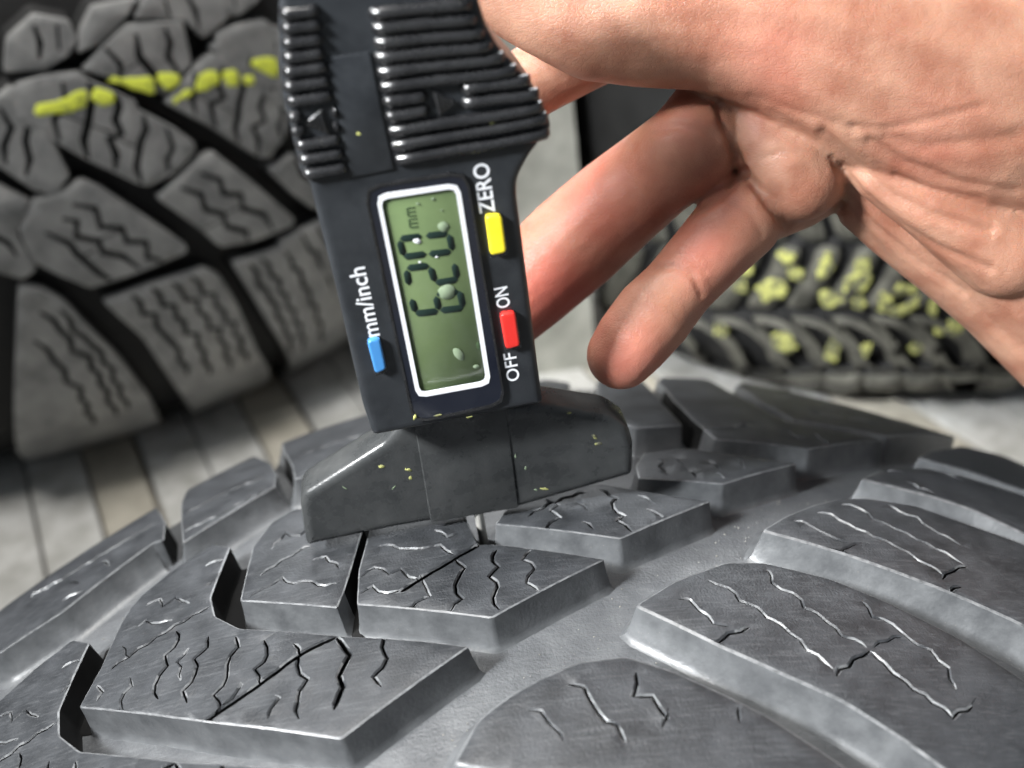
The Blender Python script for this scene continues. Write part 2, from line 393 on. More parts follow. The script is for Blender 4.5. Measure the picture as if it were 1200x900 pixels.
B_sip = [(z7([(420, 182), (440, 160), (465, 140), (440, 115), (460, 95), (412, 72)]), W1), (z7([(355, 133), (430, 95), (480, 75), (560, 50)]), W2),
 (z7([(520, 82), (570, 115)]), W1), (z7([(545, 150), (585, 178)]), W2), (z7([(605, 38), (665, 72), (650, 105), (690, 133), (672, 150), (720, 188)]), W2),
 (z7([(740, 60), (790, 85)]), W1), (z7([(770, 108), (828, 138)]), W1)]
C_poly = [(748, 560), (847, 567), (934, 543), (838, 529), (800, 524), (755, 530), (745, 545)]
C_sip = [(zE([(88, 412), (112, 425), (100, 440), (130, 462)]), W1), (zE([(140, 402), (192, 437)]), W1), (zE([(198, 452), (232, 482)]), W1), (zE([(268, 420), (312, 452)]), W1),
 (zE([(296, 458), (328, 482)]), W1), (zE([(372, 408), (398, 445)]), W1)]
A1_poly = [(281, 704), (395, 712), (404, 690, .06), (412, 665, .06), (422, 630, .06), (432, 596), (345, 596), (318, 612), (296, 641, .08), (284, 690, .08)]
A1_sip = [(z6([(580, 460), (640, 420), (722, 376)]), W2), (z6([(545, 522), (590, 500), (640, 468), (670, 486), (700, 475), (760, 492), (790, 480)]), W1),
 (z6([(610, 385), (650, 345), (690, 352), (715, 330)]), W1), (z6([(720, 420), (760, 410), (800, 440)]), W1)]
H_poly = [(92, 829), (241, 846), (400, 866), (550, 757), (500, 751), (402, 745), (280, 736), (252, 722, .06), (247, 700, .06), (258, 670, .06), (270, 640, .06), (248, 638), (205, 666), (166, 697), (150, 716), (139, 735, .08), (118, 782, .08)]
H_sip = [(z6([(165, 720), (215, 685), (320, 615), (440, 545)]), W2), (z6([(400, 885), (440, 858), (570, 770), (690, 680), (790, 630)]), W3),
 (z6([(345, 612), (356, 640), (320, 680), (320, 712), (285, 765), (295, 802)]), W2), (z6([(435, 628), (430, 660), (400, 692), (405, 730), (370, 780), (375, 812)]), W2),
 (z6([(512, 628), (516, 660), (485, 710), (492, 740), (455, 792), (470, 832)]), W2), (z6([(590, 638), (605, 680), (570, 720), (577, 762)]), W2),
 (z6([(672, 650), (695, 680), (680, 712), (706, 750), (680, 812), (686, 856)]), W2), (z6([(792, 632), (828, 680), (798, 740), (810, 770), (783, 832)]), W3),
 (z6([(925, 630), (915, 660), (937, 690), (898, 742), (916, 768)]), W2), (z6([(125, 765), (140, 785), (125, 810)]), W1), (z6([(216, 740), (222, 768), (190, 810), (200, 840)]), W1),
 (z6([(195, 655), (218, 690)]), W1), (z6([(240, 600), (262, 588), (300, 596), (335, 582)]), W1), (z6([(262, 542), (300, 530), (312, 545), (345, 525), (385, 535)]), W1),
 (z6([(428, 432), (480, 415)]), W1), (z6([(436, 486), (468, 462)]), W1), (z6([(440, 860), (500, 800), (530, 760)]), W1), (z6([(600, 860), (630, 800), (620, 790)]), W1), (z6([(380, 660), (355, 700), (360, 750)]), W1)]
D_poly = [(838, 514), (947, 526), (1035, 515), (985, 506), (922, 494, .06), (880, 472, .06), (851, 456, .06), (828, 444), (775, 442), (770, 447), (790, 470, .06), (812, 492, .06)]
D_sip = [(zE([(540, 308), (590, 345)]), W1), (zE([(635, 320), (692, 362)]), W1), (zE([(230, 300), (330, 310), (420, 290)]), W1)]
E_poly = [(930, 492), (1040, 511), (1120, 512), (1050, 491), (960, 467), (870, 448), (862, 452), (890, 470)]
E_sip = [(zE([(640, 250), (760, 272), (900, 290)]), W2), (zE([(620, 232), (700, 240), (820, 262)]), W1)]
F_poly = [(640, 486), (700, 484), (745, 502), (800, 498), (776, 472, .06), (755, 448, .06), (735, 442), (700, 445, .08), (698, 465, .08), (670, 466, .08)]
F2_poly = [(600, 470), (640, 482), (664, 466, .08), (668, 448, .08), (640, 444), (600, 452)]
for pl, sp in ((A_poly, A_sip), (B_poly, B_sip), (C_poly, C_sip), (A1_poly, A1_sip), (H_poly, H_sip), (D_poly, D_sip), (E_poly, E_sip), (F_poly, []), (F2_poly, [])):
    tread_block(near, cpoly(near, pl), csip(near, sp), parent=NT)
# bottom left triangle beyond the slit, and what lies just past the picture
Hc, Hs = cpoly(near, H_poly), csip(near, H_sip)
ps = 3.95
for k in (1, 2, 3): tread_block(near, Hc, Hs, parent=NT, ds=-ps * k)
# right hand shoulder blocks
R2_poly = [(743, 709), (843, 757), (908, 786), (988, 822), (1060, 868), (1150, 935), (1290, 1010), (1360, 960), (1250, 830), (1127, 748), (1040, 704), (973, 677), (895, 658), (850, 658, .35), (790, 680, .5)]
R2_sip = [(z8([(155, 422), (200, 430), (240, 465), (290, 510), (348, 522)]), W1), (z8([(268, 355), (290, 376), (340, 385), (380, 430), (440, 460), (478, 490), (560, 545), (620, 605), (712, 668)]), W1),
 (z8([(478, 320), (495, 370), (522, 396), (570, 405), (610, 455), (690, 505), (740, 555), (828, 594)]), W1), (z8([(808, 432), (850, 490), (920, 515), (962, 560), (1050, 610), (1110, 670), (1140, 740)]), W1),
 (z8([(305, 580), (350, 550), (412, 523)]), W2), (z8([(718, 695), (760, 660), (835, 605)]), W2), (z8([(850, 595), (900, 572), (958, 558)]), W1), (z8([(840, 612), (880, 650), (960, 720), (1060, 790), (1130, 840), (1200, 800)]), W2)]
R3_poly = [(892, 621), (990, 649), (1113, 694), (1190, 728), (1300, 790), (1400, 780), (1290, 690), (1200, 637), (1127, 611), (1073, 592), (1017, 583), (985, 583), (955, 590, .3), (920, 604, .5)]
R3_sip = [(z8([(570, 148), (600, 155), (650, 180), (700, 210), (762, 220)]), W1), (z8([(655, 120), (700, 130), (760, 165), (850, 205), (930, 240), (1010, 290), (1092, 338)]), W1),
 (z8([(738, 90), (800, 105), (850, 145), (930, 180), (1000, 215), (1070, 250), (1165, 298)]), W1), (z8([(903, 93), (940, 120), (1000, 140), (1050, 180), (1165, 238)]), W1),
 (z8([(738, 268), (765, 240), (815, 233)]), W1), (z8([(1095, 355), (1130, 325), (1180, 310)]), W2), (z8([(1120, 400), (1160, 380)]), W2)]
R4_poly = [(1008, 561), (1097, 583), (1140, 597), (1230, 640), (1330, 680), (1300, 630), (1200, 580), (1127, 557), (1085, 548), (1055, 547), (1030, 551, .3)]
R4_sip = [(zE([(965, 488), (1010, 515), (1065, 532)]), W2), (zE([(1100, 463), (1165, 492)]), W2), (zE([(900, 455), (960, 460)]), W1)]
R5_poly = [(1075, 536), (1127, 550), (1200, 575), (1270, 600), (1250, 570), (1180, 535), (1127, 522), (1090, 528, .3)]
R1_poly = [(560, 842, .4), (595, 815, .4), (633, 794, .2), (677, 775), (733, 768), (783, 783), (840, 808), (900, 838), (980, 890), (1060, 950), (1000, 1030), (860, 985), (700, 930), (530, 895, .4)]
R1_sip = [(z7([(490, 722), (552, 740), (580, 780), (600, 830), (665, 875), (700, 930)]), W2), (z7([(735, 680), (735, 765), (790, 770), (822, 805), (850, 850)]), W2), (z7([(350, 812), (400, 825), (445, 870), (480, 930)]), W1), (z7([(830, 872), (852, 826)]), W2),
 (z7([(1095, 800), (1100, 860)]), W1)]
for pl, sp in ((R1_poly, R1_sip), (R2_poly, R2_sip), (R3_poly, R3_sip), (R4_poly, R4_sip), (R5_poly, [])):
    tread_block(near, cpoly(near, pl), csip(near, sp), parent=NT, dd=0.22, bev=0.06, rc=0.12)
R1c, R1s = cpoly(near, R1_poly), csip(near, R1_sip)
tread_block(near, R1c, R1s, parent=NT, ds=-4.3, dd=.22, rc=.12)
# far shoulder blocks
S1_poly = [(-40, 780), (0, 765), (73, 717), (178, 637), (192, 632, .05), (194, 612, .05), (183, 594, .05), (176, 589), (128, 616), (73, 660), (0, 715), (-60, 760)]
S1_sip = [(z6([(-60, 520), (30, 472), (150, 398), (295, 312)]), W2), (z6([(140, 420), (160, 432)]), W2), (z6([(50, 478), (75, 480)]), W2), (z6([(30, 530), (90, 500)]), W1)]
S2_poly = [(214, 636), (322, 570), (324, 556, .05), (316, 542, .05), (296, 532), (216, 562), (212, 590, .05), (212, 612, .05)]
S2_sip = [(z6([(372, 290), (480, 232), (600, 185)]), W1), (z6([(370, 340), (480, 285), (610, 215)]), W2)]
S3_poly = [(346, 562), (400, 538), (470, 505), (520, 490), (500, 470), (427, 486), (330, 518), (332, 530, .05), (342, 546, .05)]
S3_sip = [(z6([(690, 200), (760, 165), (860, 120)]), W2), (z6([(690, 130), (780, 95), (870, 70)]), W1)]
for pl, sp in ((S1_poly, S1_sip), (S2_poly, S2_sip), (S3_poly, S3_sip)):
    tread_block(near, cpoly(near, pl), csip(near, sp), parent=NT, dd=0.35)

# ------------------------------------------------------------------ floor boards, post and back wall
FLOOR = -14.0
V = [(-190, -60, FLOOR - 1.2), (190, -60, FLOOR - 1.2), (190, 200, FLOOR - 1.2), (-190, 200, FLOOR - 1.2)]
floor = bpy.data.objects.new('floor', None); COL.objects.link(floor); floor['kind'] = 'structure'
sub = link('board_underlay', [tuple(v) for v in V], [[0, 1, 2, 3]], 'plank_tan', floor, False)
pa = math.radians(22); dv = np.array([-math.sin(pa), math.cos(pa)]); nv = np.array([math.cos(pa), math.sin(pa)])
def box_mesh(name, c, ax, hx, ay, hy, z0, z1, b, mat, parent=None):
    V = []
    for z, k in ((z0, 0), (z1 - b, 0), (z1, b)):
        for sx, sy in ((-1, -1), (1, -1), (1, 1), (-1, 1)):
            q = c + ax * (hx - k) * sx + ay * (hy - k) * sy; V.append((q[0], q[1], z))
    F_ = [[0, 3, 2, 1], [8, 9, 10, 11]]
    for r_ in (0, 4):
        for i in range(4): F_.append([r_ + i, r_ + (i + 1) % 4, r_ + 4 + (i + 1) % 4, r_ + 4 + i])
    return link(name, V, F_, mat, parent, False)
k = 0
for i in range(-46, 52):
    c = nv * (i * 2.7) + dv * 66
    box_mesh('plank', c + nv * random.uniform(-.04, .04), nv, 1.30 if i % 3 else 1.2, dv, 92, FLOOR - 1.2, FLOOR + random.uniform(-.06, .06), 0.05, 'plank' if i % 3 else 'plank_tan', floor)
bw = link('wall', [(-190, 150, FLOOR), (190, 150, FLOOR), (190, 156, FLOOR), (-190, 156, FLOOR), (-190, 150, 150), (190, 150, 150), (190, 156, 150), (-190, 156, 150)],
     [[0, 1, 5, 4], [1, 2, 6, 5], [2, 3, 7, 6], [3, 0, 4, 7], [4, 5, 6, 7]], 'wall', None, False)
bw['kind'] = 'structure'
pc = on_z(645, 436, FLOOR)
post = box_mesh('post', np.array([pc[0] + .2, pc[1] + 1.5]), np.array([1., .04]), 2.15, np.array([-.04, 1.]), 1.6, FLOOR, 60, 0.15, 'post')
post['label'] = 'pale weathered wooden post standing between the two rear tyres'; post['category'] = 'post'

# ------------------------------------------------------------------ left rear tyre (lies flat, tread facing us)
lc = np.array([-26.5, 53.8, 0.0])
fdir = np.array([0.42, -0.907, 0.0]); fdir /= np.linalg.norm(fdir)
Tl = np.array([-fdir[1], fdir[0], 0])
left = Tyre(lc, Tl, (0, 0, -1), fdir, 34.0, 0.0, 40.0, 8.0, 5.0)
LT = empty('tyre', 'large rear tyre lying flat at upper left, crossed by a bright yellow crayon stripe', 'tyre')
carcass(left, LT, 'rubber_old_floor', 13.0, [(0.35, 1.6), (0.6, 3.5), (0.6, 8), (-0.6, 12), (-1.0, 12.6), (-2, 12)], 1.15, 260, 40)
z1 = Z(60, 40, 3); zM = Z(60, 300, 3)
LB = [
 ([(-300, 330), (-140, 190), (-100, 200), (20, 420), (60, 500), (10, 560), (-60, 545), (-200, 450)], [([(-180, 260), (-150, 330), (-160, 460)], .2), ([(-100, 260), (-80, 380), (-90, 500)], .2)]),
 ([(-330, 620), (-240, 520), (-80, 590), (-130, 700), (-60, 830), (-100, 860), (-300, 800)], [([(-280, 640), (-200, 700), (-120, 780)], .2)]),
 ([(-160, 130), (-150, 20), (-60, -60), (60, -40), (90, 20), (60, 70), (-20, 120)], [([(-60, -30), (-40, 90)], .2), ([(20, -30), (30, 60)], .2)]),
 ([(100, 60), (110, -10), (150, -90), (300, -120), (260, -60), (170, 30)], []),
 ([(300, -60), (340, -130), (560, -150), (620, -60), (540, 10), (480, -50)], [([(400, -120), (420, -60)], .2), ([(480, -130), (520, -20)], .2)]),
 ([(-120, 180), (-20, 150), (95, 140), (130, 165), (220, 205), (295, 240), (300, 268), (430, 335), (500, 385), (505, 410), (440, 480), (345, 530), (310, 525), (130, 440), (40, 390), (-120, 300)],
  [([(40, 170), (45, 260), (20, 300), (30, 380)], .2), ([(130, 165), (150, 260), (120, 310), (130, 440)], .25), ([(225, 205), (240, 350), (215, 370), (225, 480)], .25), ([(325, 285), (325, 380), (300, 410), (320, 525)], .22), ([(405, 330), (420, 400), (415, 490)], .18),
   ([(130, 318), (220, 350)], .08), ([(225, 362), (310, 405)], .08), ([(40, 285), (120, 312)], .08)]),
 ([(120, 125), (185, 50), (270, -30), (460, -40), (490, 100), (400, 205), (210, 150)],
  [([(190, 50), (235, 110), (245, 170)], .2), ([(300, 0), (300, 80), (340, 100), (385, 212)], .25), ([(400, -20), (420, 80), (458, 145)], .22), ([(245, 140), (330, 85)], .08)]),
 ([(410, 240), (500, 130), (570, 75), (700, 130), (760, 180), (830, 280), (820, 360), (765, 435), (735, 430), (560, 320)],
  [([(500, 130), (510, 285)], .2), ([(590, 85), (600, 220), (570, 250), (580, 330)], .22), ([(665, 120), (670, 250), (650, 290), (662, 380)], .22), ([(738, 170), (745, 300), (718, 330), (727, 425)], .2), ([(805, 240), (812, 370)], .18), ([(510, 215), (580, 250)], .07), ([(590, 245), (660, 290)], .07)]),
 ([(570, 50), (640, -10), (800, -20), (900, 60), (860, 220), (810, 200), (720, 140)], [([(680, -10), (700, 120)], .2), ([(770, -10), (800, 190)], .2)]),
 ([(40, 560), (110, 520), (170, 545), (330, 650), (475, 750), (470, 768), (300, 838), (140, 890), (40, 850), (-60, 800), (-110, 690), (-60, 590)],
  [([(75, 600), (150, 620), (180, 672), (245, 690), (272, 722), (330, 740), (345, 780), (405, 802)], .22), ([(40, 650), (85, 665), (95, 705), (165, 738), (185, 760), (250, 790), (312, 828)], .22), ([(-20, 700), (60, 745), (95, 765), (110, 802), (180, 840), (222, 872)], .22), ([(170, 722), (250, 690)], .08), ([(100, 790), (180, 745)], .08)]),
 ([(385, 580), (440, 520), (530, 440), (570, 420), (700, 520), (850, 650), (850, 670), (700, 730), (600, 745), (540, 690)],
  [([(525, 490), (590, 520), (612, 556), (662, 572), (682, 608), (742, 640), (782, 690)], .22), ([(455, 540), (522, 572), (550, 612), (600, 640), (622, 670), (682, 702), (692, 732)], .22), ([(600, 640), (680, 600)], .07), ([(530, 690), (610, 650)], .07)]),
 ([(780, 480), (850, 425), (960, 520), (1020, 640), (930, 610), (860, 560)], [([(860, 440), (880, 500), (920, 520)], .2)]),
]
LM = [
 ([(190, 165), (340, 110), (540, 50), (590, 75), (650, 170), (720, 330), (770, 460), (770, 520), (530, 600), (450, 470), (330, 290)],
  [([(280, 135), (330, 200), (360, 210), (400, 290), (430, 300), (480, 420)], .22), ([(350, 110), (400, 170), (430, 180), (480, 270), (510, 280), (560, 420)], .22), ([(420, 90), (480, 150), (510, 160), (560, 250), (590, 260), (630, 400)], .2), ([(490, 70), (540, 130), (570, 140), (620, 230), (640, 240), (690, 380)], .2)]),
 ([(-110, 110), (-40, 120), (40, 165), (120, 250), (240, 370), (340, 500), (390, 600), (370, 625), (60, 720), (-80, 740)],
  [([(-40, 200), (40, 260), (80, 330), (130, 360), (180, 450), (230, 560)], .22), ([(-60, 300), (20, 370), (60, 440), (100, 470), (150, 590)], .22), ([(30, 190), (110, 290), (150, 310), (210, 400), (270, 540)], .2)]),
 ([(650, 30), (760, -5), (870, -50), (960, 60), (1020, 240), (1050, 380), (880, 450), (790, 260)],
  [([(700, 30), (755, 130), (775, 150), (815, 240), (850, 340)], .22), ([(740, 10), (800, 90), (810, 120), (850, 200), (890, 330)], .2), ([(820, -20), (870, 60), (890, 100), (930, 190), (950, 310)], .2), ([(890, -10), (940, 100), (980, 200), (1000, 280)], .18)]),
]
for pl, sp in LB: tread_block(left, grow(cpoly(left, z1(pl)), .06), [(zigzag(cpoly(left, z1(q)), .5, .11) if wd > .1 else cpoly(left, z1(q)), wd * (1.25 if wd > .1 else 1.9)) for q, wd in sp], depth=1.15, mat='rubber_old', parent=LT, dd=.12, step=.6, bev=.06, lip=0, rc=.12, rough=.015)
for pl, sp in LM: tread_block(left, grow(cpoly(left, zM(pl)), .06), [(zigzag(cpoly(left, zM(q)), .5, .10), wd * 1.2) for q, wd in sp], depth=1.15, mat='rubber_old', parent=LT, dd=.12, step=.6, bev=.12, lip=0, rc=.2, rough=.06)
# blocks of the same kind where the tread goes on out of the picture
gl = [(cpoly(left, z1(LB[i][0])), [(cpoly(left, z1(q)), wd) for q, wd in LB[i][1]]) for i in (2, 5)] + [(cpoly(left, zM(LM[0][0])), [(cpoly(left, zM(q)), wd) for q, wd in LM[0][1]])]
for sh in (-23.5, -18.3, 8.0, 13.2, 18.4):
    for pl, sp in gl:
        tread_block(left, pl, sp, depth=.95, mat='rubber_old', parent=LT, dd=.2, step=.6, bev=.08, lip=0, rc=.12, ds=sh)
def patch(ty, pts, h, mat, parent, name='crayon_mark', step=.4):
    poly = cpoly(ty, pts)
    if area2(poly) < 0: poly = poly[::-1]
    poly = resample(round_corners(poly, .25), step)
    poly = [(q[0] + random.uniform(-.05, .05), q[1] + random.uniform(-.05, .05)) for q in poly]
    inn = offset(poly, -.08); n = len(poly)
    c = (sum(q[0] for q in poly) / n, sum(q[1] for q in poly) / n)
    half = [((q[0] + c[0]) / 2, (q[1] + c[1]) / 2) for q in inn]
    V = [ty.pos(*q[:2], h - .03) for q in poly] + [ty.pos(*q[:2], h) for q in inn] + [ty.pos(*q, h) for q in half] + [ty.pos(*c, h)]
    F_ = [[r_ + i, r_ + (i + 1) % n, r_ + n + (i + 1) % n, r_ + n + i] for r_ in (0, n) for i in range(n)] + [[2 * n + i, 2 * n + (i + 1) % n, 3 * n] for i in range(n)]
    o = link(name, V, F_, mat, parent, True, 60); fix_normals(o); return o
for pl in ([(-60, 245), (40, 232), (85, 195), (125, 192), (128, 250), (75, 272), (-60, 290)], [(142, 192), (185, 192), (222, 212), (222, 250), (175, 250), (142, 240)],
           [(205, 155), (250, 150), (350, 148), (375, 215), (330, 205), (270, 185), (215, 168)], [(368, 135), (450, 135), (455, 180), (400, 202), (382, 170)],
           [(430, 232), (470, 195), (495, 190), (500, 215), (440, 235)], [(508, 150), (545, 130), (590, 125), (592, 180), (550, 195), (510, 205)],
           [(602, 125), (655, 128), (664, 185), (610, 188)], [(675, 140), (715, 150), (715, 175), (680, 182)],
           [(700, 95), (770, 78), (798, 90), (803, 135), (790, 155), (740, 130), (705, 115)]):
    patch(left, z1(pl), .028, 'chalk', LT)

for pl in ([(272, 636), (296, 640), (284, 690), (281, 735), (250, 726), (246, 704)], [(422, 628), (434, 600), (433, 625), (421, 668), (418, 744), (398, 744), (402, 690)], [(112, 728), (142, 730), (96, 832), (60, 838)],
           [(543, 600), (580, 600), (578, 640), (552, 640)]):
    patch(near, pl, -.80, 'rubber_slit_shade', NT, 'slit_shade_patch')  # dark patches laid in the slits as painted shade

# grit caught in the grooves of the near tyre
gv = []; gf = []; rg = random.Random(5)
for _ in range(420):
    u_, s_ = rg.gauss(4.1, .9) if rg.random() < .6 else rg.uniform(4, 12), rg.uniform(-9, 9)
    if rg.random() < .25: u_ = rg.gauss(-5.9, .4)
    p0 = near.pos(u_, s_, -.845); r_ = rg.uniform(.008, .03); k = len(gv)
    for q in ((1, 0, 0), (-.6, .9, 0), (-.6, -.8, .1), (0, 0, 1.0), (.1, .1, -.8)): gv.append(p0 + np.array([q[0] * r_ * rg.uniform(.6, 1.3), q[1] * r_, q[2] * r_]))
    gf += [[k, k + 1, k + 3], [k + 1, k + 2, k + 3], [k + 2, k, k + 3], [k + 1, k, k + 4], [k + 2, k + 1, k + 4], [k, k + 2, k + 4]]
gr = link('grit', gv, gf, 'grit', NT, False); gr['kind'] = 'stuff'

# ------------------------------------------------------------------ right rear tyre
rc_ = np.array([23.0, 35.6, 0.0]); fd = np.array([CAM[0] - rc_[0], CAM[1] - rc_[1], 0]); fd /= np.linalg.norm(fd)
right = Tyre(rc_, (-fd[1], fd[0], 0), (0, 0, -1), fd, 18.8, 0.0, 70.0, 11.0, 2.0)
RT = empty('tyre', 'small rear tyre at right with slanted tread lugs and scribbled yellow crayon marks', 'tyre')
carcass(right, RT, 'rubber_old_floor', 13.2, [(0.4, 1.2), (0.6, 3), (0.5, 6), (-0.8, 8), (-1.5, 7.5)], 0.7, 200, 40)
zR = Z(800, 240, 3.53)
for k in range(-5, 5):
    dx = 165 * k; dy = 22 * k if k > 0 else 0; 
    lug = [(440 + dx, 470), (545 + dx, 480), (620 + dx, 520), (700 + dx, 590), (745 + dx, 690), (650 + dx, 700), (590 + dx, 680), (540 + dx, 580), (480 + dx, 520)]
    tread_block(right, cpoly(right, zR(lug)), [], depth=.6, mat='rubber_dusty', parent=RT, dd=.25, step=.7, bev=.25, lip=0, rc=.4, rough=.05)
    lug = [(580 + dx, 712), (655 + dx, 722), (745 + dx, 705), (735 + dx, 780), (600 + dx, 780)]
    tread_block(right, cpoly(right, zR(lug)), [], depth=.6, mat='rubber_dusty', parent=RT, dd=.25, step=.7, bev=.25, lip=0, rc=.4, rough=.05)
    lug = [(420 + dx, 430), (520 + dx, 440), (620 + dx, 280), (650 + dx, 190), (560 + dx, 180), (520 + dx, 290)]
    tread_block(right, cpoly(right, zR(lug)), [], depth=.6, mat='rubber_dusty', parent=RT, dd=.25, step=.7, bev=.25, lip=0, rc=.4, rough=.05)
    lug = [(480 + dx, 150), (590 + dx, 160), (520 + dx, -40), (410 + dx, -50)]
    tread_block(right, cpoly(right, zR(lug)), [], depth=.6, mat='rubber_dusty', parent=RT, dd=.25, step=.7, bev=.25, lip=0, rc=.4, rough=.05)
for cx, cy, rx, ry, tl in ((265, 265, 34, 42, .3), (238, 338, 32, 34, 0), (372, 358, 78, 48, -.15), (430, 215, 52, 30, .4), (468, 285, 34, 40, -.4), (590, 255, 38, 68, .05), (612, 385, 62, 44, .1),
                           (740, 285, 40, 78, .2), (690, 320, 26, 50, .4), (730, 410, 34, 30, 0), (838, 400, 38, 46, .2), (920, 350, 52, 30, 0), (925, 425, 88, 26, -.5), (1040, 425, 27, 52, .1), (1062, 525, 28, 22, .2),
                           (1130, 505, 44, 38, -.2), (155, 515, 32, 38, 0), (425, 578, 62, 46, .6), (622, 605, 38, 52, 0), (755, 595, 28, 30, 0), (960, 590, 30, 28, 0)):
    pts = []
    for i in range(12):
        t = i / 12 * 2 * math.pi; q = .92 + random.uniform(-.36, .26); x, y = rx * q * math.cos(t), ry * q * math.sin(t)
        pts.append((cx + x * math.cos(tl) - y * math.sin(tl), cy + x * math.sin(tl) + y * math.cos(tl)))
    patch(right, zR(pts), .03, 'chalk_old', RT, step=.5)

# ------------------------------------------------------------------ the gauge
yaw = math.radians(4.0)
XG = np.array([math.cos(yaw), math.sin(yaw), 0]); YG = np.array([-math.sin(yaw), math.cos(yaw), 0]); ZG = np.array([0, 0, 1.0])
G = empty('depth_gauge', 'black digital depth gauge with a green display, standing on the near tyre', 'gauge')
G.rotation_euler = (0, 0, yaw)
def gp(x, y, yl):                                # pixel -> gauge-local x,z on the plane y = yl
    d = ray(x, y); t = (yl - CAM @ YG) / (d @ YG); Q = CAM + d * t
    return (float(Q @ XG), float(Q[2]))
def gpl(pts, yl): return [gp(q[0], q[1], yl) for q in pts]
def prism(name, poly, y0, y1, bev, mat, parent=G, rc=0.0, steps=3, back=True):
    """poly in local x,z; front face at y0, back at y1; rounded front (and back) edge."""
    if area2(poly) < 0: poly = poly[::-1]
    raw = poly; rc = max(rc, .004)
    n = len(poly) * 3; V = []; rings = []
    def ring(off, y): rings.append(len(V)); V.extend((q[0], y, q[1]) for q in round_corners(offset(raw, off) if off else raw, max(rc + off, .004)))
    if bev > .03: ring(-bev * 1.6, y0)
    for i in range(steps + 1):
        a = math.pi / 2 * i / steps; ring(-bev * (1 - math.sin(a)), y0 + bev * (1 - math.cos(a)))
    for i in range(steps + 1):
        a = math.pi / 2 * i / steps; ring(-bev * (1 - math.cos(a)) if back else 0, y1 - bev * (1 - math.sin(a)) if back else y1)
        if not back: break
    F_ = []
    for r0, r1 in zip(rings, rings[1:]):
        for i in range(n): F_.append([r0 + i, r1 + i, r1 + (i + 1) % n, r0 + (i + 1) % n])
    F_.append(list(range(rings[0], rings[0] + n))); F_.append(list(range(rings[-1], rings[-1] + n))[::-1])
    o = link(name, V, F_, mat, parent, True, 50); fix_normals(o); return o
YB = -0.85
body_px = [(437, 512), (637, 474), (632, 440), (621, 350), (611, 270), (606, 232), (606, 215), (610, 203), (621, 183), (636, 163), (648, 151), (641, 133), (634, 118), (625, 103), (614, 88), (600, 72), (586, 58), (570, 30), (556, -20), (552, -80), (330, -60), (326, 20), (328, 85), (332, 120), (342, 160), (352, 205), (363, 216), (371, 250), (395, 345), (412, 420), (425, 475)]
body = prism('body', gpl(body_px, YB), YB, 0.75, 0.13, 'plastic', rc=.12)
# the smooth bar between the two ribbed grips
bar = prism('centre_bar', gpl([(383, 67), (434, 60), (447, 126), (462, 198), (411, 208), (395, 128)], YB), YB - .045, YB + .05, .03, 'plastic', rc=.03)
def rib(a, b, r, name='rib'):
    A_, B_ = [np.array((gp(*q, YB)[0], YB - 0.03, gp(*q, YB)[1])) for q in (a, b)]
    d = (B_ - A_); L = np.linalg.norm(d); d /= L; n1 = np.cross(d, [0, 1, 0]); n1 /= np.linalg.norm(n1)
    V = []; S = 12; ts = [(-r * .3, .25), (-r * .25, .7), (0, .92), (r * .4, 1)] + [(L * i / 8, 1 + random.uniform(-.05, .05)) for i in range(1, 8)] + [(L - r * .4, 1), (L, .92), (L + r * .25, .7), (L + r * .3, .25)]
    for t, q in ts:
        c = A_ + d * t + np.array([0, .11 * (1 if t <= 0 or t >= L else .35 if (t < r * .5 or t > L - r * .5) else 0), .012 * math.sin(t * 2.3)])
        for j in range(S):
            a_ = 2 * math.pi * j / S; V.append(c + n1 * r * q * math.cos(a_) + np.array([0, 1, 0]) * r * 1.15 * q * math.sin(a_))
    n = len(ts); F_ = [[k * S + j, k * S + (j + 1) % S, (k + 1) * S + (j + 1) % S, (k + 1) * S + j] for k in range(n - 1) for j in range(S)]
    F_ += [list(range(S)), list(range((n - 1) * S, n * S))]
    o = link(name, V, F_, 'plastic_gloss', G, True, 60); fix_normals(o)
z2 = Z(320, 40, 3.333)
RR = .115
rr = [((400, 92), (850, 45)), ((408, 150), (900, 92)), ((420, 207), (950, 140)), ((430, 263), (600, 243)), ((735, 212), (1000, 182)), ((440, 322), (608, 298)), ((740, 268), (1035, 235)),
      ((452, 380), (1050, 286)), ((462, 438), (1070, 328)), ((478, 492), (1075, 385)), ((398, 35), (820, -5)), ((390, -22), (790, -60)), ((380, -80), (770, -118))]
for a, b in rr: rib(z2([a])[0], z2([b])[0], RR)
ll = [((40, 92), (200, 76)), ((40, 148), (212, 128)), ((42, 205), (222, 185)), ((55, 262), (232, 240)), ((62, 324), (112, 319)), ((228, 304), (248, 300)), ((75, 380), (122, 376)), ((236, 362), (256, 358)),
      ((90, 434), (262, 412)), ((103, 490), (275, 465)), ((118, 545), (290, 520)), ((38, 35), (195, 20)), ((35, -22), (190, -36)), ((30, -78), (180, -92))]
for a, b in ll: rib(z2([a])[0], z2([b])[0], RR * .95)
def arrow(apex, b1, b2):
    ap, p1, p2 = [np.array(gp(*q, YB)) for q in z2([apex, b1, b2])]
    prism('arrow_mark', [tuple(ap), tuple(p1), tuple(p2)], YB - .07, YB + .03, .02, 'plastic_gloss')
    for i in range(1, 5):
        t = i / 5 + .06; a_ = ap + (p1 - ap) * t; b_ = ap + (p2 - ap) * t
        d = (b_ - a_) * .08; nx = (ap - (p1 + p2) / 2); nx = nx / np.linalg.norm(nx) * .016
        prism('arrow_ridge', [tuple(a_ + d + nx), tuple(b_ - d + nx), tuple(b_ - d - nx), tuple(a_ + d - nx)], YB - .115, YB - .06, .012, 'plastic_gloss')
arrow((122, 345), (190, 288), (222, 392)); arrow((720, 262), (618, 212), (648, 318))
